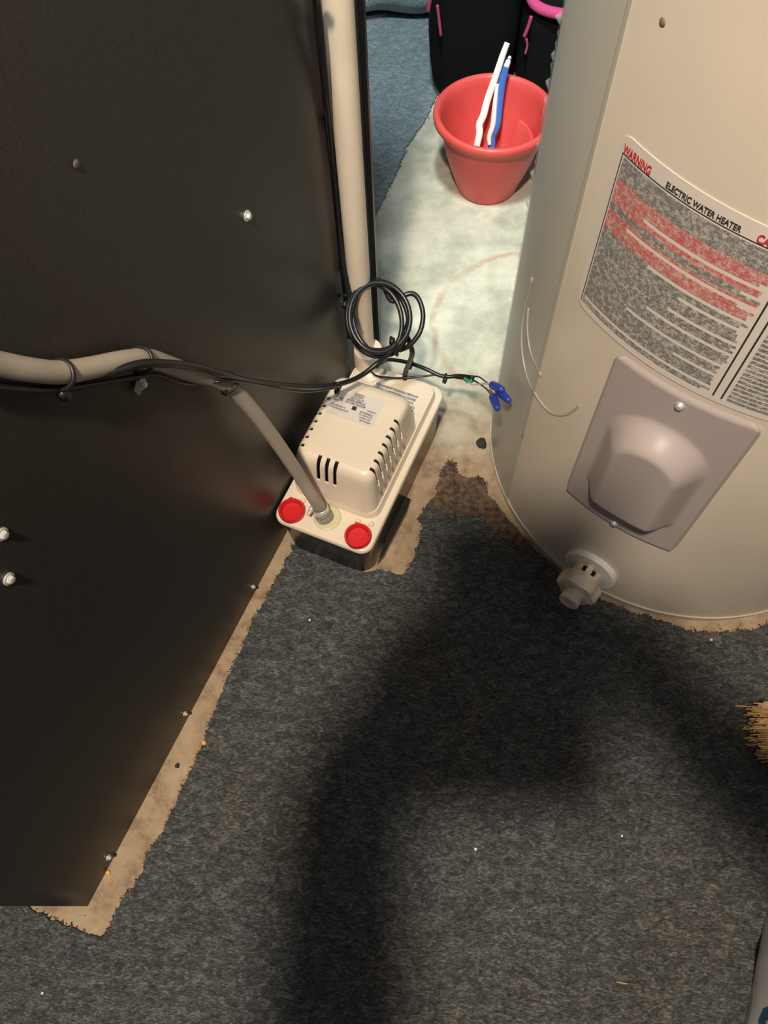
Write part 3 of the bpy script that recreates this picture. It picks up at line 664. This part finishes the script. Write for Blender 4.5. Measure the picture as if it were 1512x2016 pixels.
# pale fleece blanket bundled on the far carpet
bl = superbox('blanket', (-.06, 1.775, .064), .22, .105, .058, M_FLEECE, None, 2.6, nu=72, nv=40, wob=.14); tag(bl, 'pale blue-grey fleece blanket bundled on the far carpet', 'blanket')

# ------------------------------------------------ broom end at the right edge
bc = G(1487, 1455, .03); br = thing('straw_broom', 'tan straw broom end lying on the carpet at the right edge', 'broom', bc)
rnd = random.Random(8); ds = []
for i in range(260):
    a = rnd.uniform(-1, 1); zz = rnd.uniform(.006, .042); tip = V((.4300+rnd.gauss(0, .006)+.004*abs(a), .196+a*.032+rnd.gauss(0, .002), zz)); rootp = V((.56, .192+a*.026+.004, .02+zz*.4))
    if i % 17 == 0: tip += V((-.010, rnd.uniform(-.012, .012), .003))
    ds.append(tube_data([tip, (tip+rootp)*.5+V((0, rnd.gauss(0, .0015), .002)), rootp], .0010, 4))
v, f = join(ds); o = mesh_obj('bristles', v, f, M_STRAW, br, False); o['kind'] = 'stuff'
v, f = tube_data([V((.55, .204, .025)), V((.60, .206, .027)), V((.66, .21, .028))], lambda s: .032-.014*s, 16, flat=.55); mesh_obj('binding', v, f, M_STRAW, br)
v, f = tube_data([V((.64, .21, .028)), V((1.5, .30, .028))], .012, 14); mesh_obj('handle', v, f, mat('broom_wood', (.4, .25, .12), .5), br)
settle(br)
# white plastic sack at the bottom right corner
sk = thing('plastic_sack', 'glossy white plastic sack with dark blue print at the bottom right corner', 'sack', (.488, -.115, 0))
vs, fs = [], []; nu, nv = 56, 22
for j in range(nv+1):
    z = .30*j/nv; k = .90+.1*math.sin(PI*min(1, z/.28))
    for i in range(nu):
        th = 2*PI*i/nu; c_, s_ = math.cos(th), math.sin(th); e1 = .5
        x = .165*k*math.copysign(abs(c_)**e1, c_); y = .155*k*math.copysign(abs(s_)**e1, s_); q = V((x, y, z)); q += q*.12*noise.noise(V((x*12, y*12, z*9)))
        vs.append(V((.523, -.111, .006))+Matrix.Rotation(-.42, 3, 'Z') @ q)
for j in range(nv):
    for i in range(nu): fs.append((j*nu+i, j*nu+(i+1) % nu, (j+1)*nu+(i+1) % nu, (j+1)*nu+i))
fs.append(tuple(range(nu))[::-1]); fs.append(tuple(nv*nu+i for i in range(nu)))
sb_ = mesh_obj('sack_body', vs, fs, M_SACK, sk)
from mathutils.bvhtree import BVHTree
bv = BVHTree.FromPolygons([tuple(v_.co) for v_ in sb_.data.vertices], [tuple(p.vertices) for p in sb_.data.polygons])
def decal(name, u0, v0, ru, rv, m, parent):
    ps = []
    for r_ in (0, .5, 1):
        for i in range(20):
            t_ = 2*PI*i/20; q_ = 1+.15*math.sin(3*t_); d_ = ray(u0+ru*r_*q_*math.cos(t_), v0+rv*r_*math.sin(t_)).normalized(); h_ = bv.ray_cast(O, d_)
            if h_[0] is None: return
            ps.append(h_[0]-d_*.0008)
    fs_ = [(r_*20+i, r_*20+(i+1) % 20, (r_+1)*20+(i+1) % 20, (r_+1)*20+i) for r_ in (0, 1) for i in range(20)]
    mesh_obj(name, ps, fs_, m, parent)
decal('blue_print', 1514, 2006, 20, 24, M_TEAL, sk)
settle(sk)

# ------------------------------------------------ small debris
def stone(name, c_, r, m, label, cat, group=None, seed=0):
    bm = bmesh.new(); bmesh.ops.create_icosphere(bm, subdivisions=2, radius=r)
    for v_ in bm.verts: v_.co *= 1+.35*noise.noise(v_.co*(1.4/r)+V((seed, 0, 0))); v_.co.z *= .7
    zm = min(v_.co.z for v_ in bm.verts)
    for v_ in bm.verts: v_.co.z -= zm
    me = bpy.data.meshes.new(name); bm.to_mesh(me); bm.free(); me.materials.append(m); o = bpy.data.objects.new(name, me); COL.objects.link(o); o.location = c_; return tag(o, label, cat, group)
stone('pebble', G(948, 877), .0085, M_ROCK, 'dark angular pebble on the concrete just left of the heater base', 'pebble')
stone('debris_chip', G(350, 1508), .0030, M_ROCK, 'tiny black chip on the bare strip beside the furnace', 'chip')
for i, (u, v, r, lb_) in enumerate(((610, 1221, .0016, 'white crumb on the carpet in front of the pump'), (936, 1672, .0018, 'white crumb on the carpet in the open lower middle'), (1400, 1260, .0016, 'white crumb on the carpet just below the heater'),
                                (1224, 1646, .0015, 'white crumb at the right on the lower carpet'), (84, 1955, .0015, 'white crumb at the lower left corner of the carpet'))):
    stone('crumb', G(u, v, .0046), r, M_CRUMB, lb_, 'crumb', 'white crumbs on the carpet', i)
stone('crumb', G(402, 1463, .0046), .0032, mat('amber', (.75, .42, .10), .3), 'amber glue crumb at the carpet edge beside the furnace', 'crumb', None, 3)
stone('crumb', G(213, 1718, .0), .0028, mat('amber2', (.75, .45, .06), .3), 'yellow crumb at the foot of the furnace near its corner', 'crumb', None, 4)
o = tube('straw_bit', [G(1213, 1933, .006), G(1224, 1935, .0062), G(1236, 1937, .006)], .0006, M_STRAW, None, 6); tag(o, 'short loose straw on the carpet near the bottom edge', 'straw')
o = tube('green_glint', [G(149, 1811, .003), G(158, 1806, .0032), G(166, 1803, .003)], .0007, mat('glint_green', (.3, .62, .40), .3), None, 6); tag(o, 'tiny green glint modelled as a strip by the furnace corner', 'glint')  # glint put in as a thin green strip

# ------------------------------------------------ the photographer, behind the camera, whose arms and phone shade the carpet
ph = thing('phone', 'black phone held in both hands by the photographer, with an unseen case added to enlarge its shadow', 'phone', O+cz*.008-cy*.03)
bm = bmesh.new(); v, f = box_data(O+cz*.0085-cy*.016-cx*.012, cx*.066, cy*.108, cz*.004); vv = [bm.verts.new(p) for p in v]  # slab outgrows the phone: a case added to widen the carpet shadow
for q in f: bm.faces.new([vv[i] for i in q])
bmesh.ops.recalc_face_normals(bm, faces=bm.faces); bmesh.ops.bevel(bm, geom=list(bm.edges), offset=.003, segments=2, affect='EDGES')
me = bpy.data.meshes.new('phone_body'); bm.to_mesh(me); bm.free(); me.materials.append(M_PHONE); o = bpy.data.objects.new('phone_body', me); COL.objects.link(o); o.parent = ph; settle(ph)
J = [((0, -.72, .95), .13, -1), ((0, -.71, 1.15), .135, 0), ((0, -.68, 1.36), .12, 1), ((0, -.64, 1.46), .055, 2), ((0, -.60, 1.55), .085, 3), ((0, -.58, 1.64), .09, 4), ((0, -.585, 1.70), .06, 5)]
for sx in (-1, 1):
    b = len(J); J += [((sx*.19, -.66, 1.38), .058, 2), ((.31 if sx > 0 else -.135, -.27 if sx > 0 else -.34, 1.03), .052, b), ((sx*.13, -.10, 1.0), .048, b+1), ((sx*.088, -.045, .985), .040, b+2), ((sx*.078, .005, .992), .028, b+3)]
    for k in range(4):
        c_ = len(J); off_ = cy*(-.018*k+.02); p0 = V((sx*.078, .0, .995))+off_+cz*.012
        J += [(tuple(p0), .0085, b+4), (tuple(p0-cx*sx*.012+cz*.012), .008, c_), (tuple(p0-cx*sx*.032+cz*.012), .007, c_+1)]
    c_ = len(J); p0 = V((sx*.074, -.02, .985))-cy*.035; J += [(tuple(p0), .010, b+3), (tuple(p0-cx*sx*.012+cz*.016), .008, c_)]
    l = len(J); J += [((sx*.10, -.73, .86), .085, 0), ((sx*.11, -.70, .48), .06, l), ((sx*.12, -.74, .08), .042, l+1), ((sx*.13, -.62, .04), .035, l+2)]
me = bpy.data.meshes.new('person'); me.from_pydata([j[0] for j in J], [(i, j[2]) for i, j in enumerate(J) if j[2] >= 0], [])
po = bpy.data.objects.new('person', me); COL.objects.link(po)
po.modifiers.new('skin', 'SKIN'); 
for i, j in enumerate(J): me.skin_vertices[0].data[i].radius = (j[1], j[1])
me.skin_vertices[0].data[0].use_root = True
sb = po.modifiers.new('sub', 'SUBSURF'); sb.levels = 1; sb.render_levels = 1
dg = bpy.context.evaluated_depsgraph_get(); nm = bpy.data.meshes.new_from_object(po.evaluated_get(dg)); po.modifiers.clear(); po.data = nm
nm.materials.clear(); nm.materials.append(M_SHIRT); nm.materials.append(M_SKIN)
for p in nm.polygons:
    c_ = p.center; p.material_index = 1 if (c_.z > 1.44 or (c_.y > -.12 and c_.z > .8)) else 0; p.use_smooth = True
tag(po, 'person in dark clothes standing behind the camera holding up a phone', 'person')
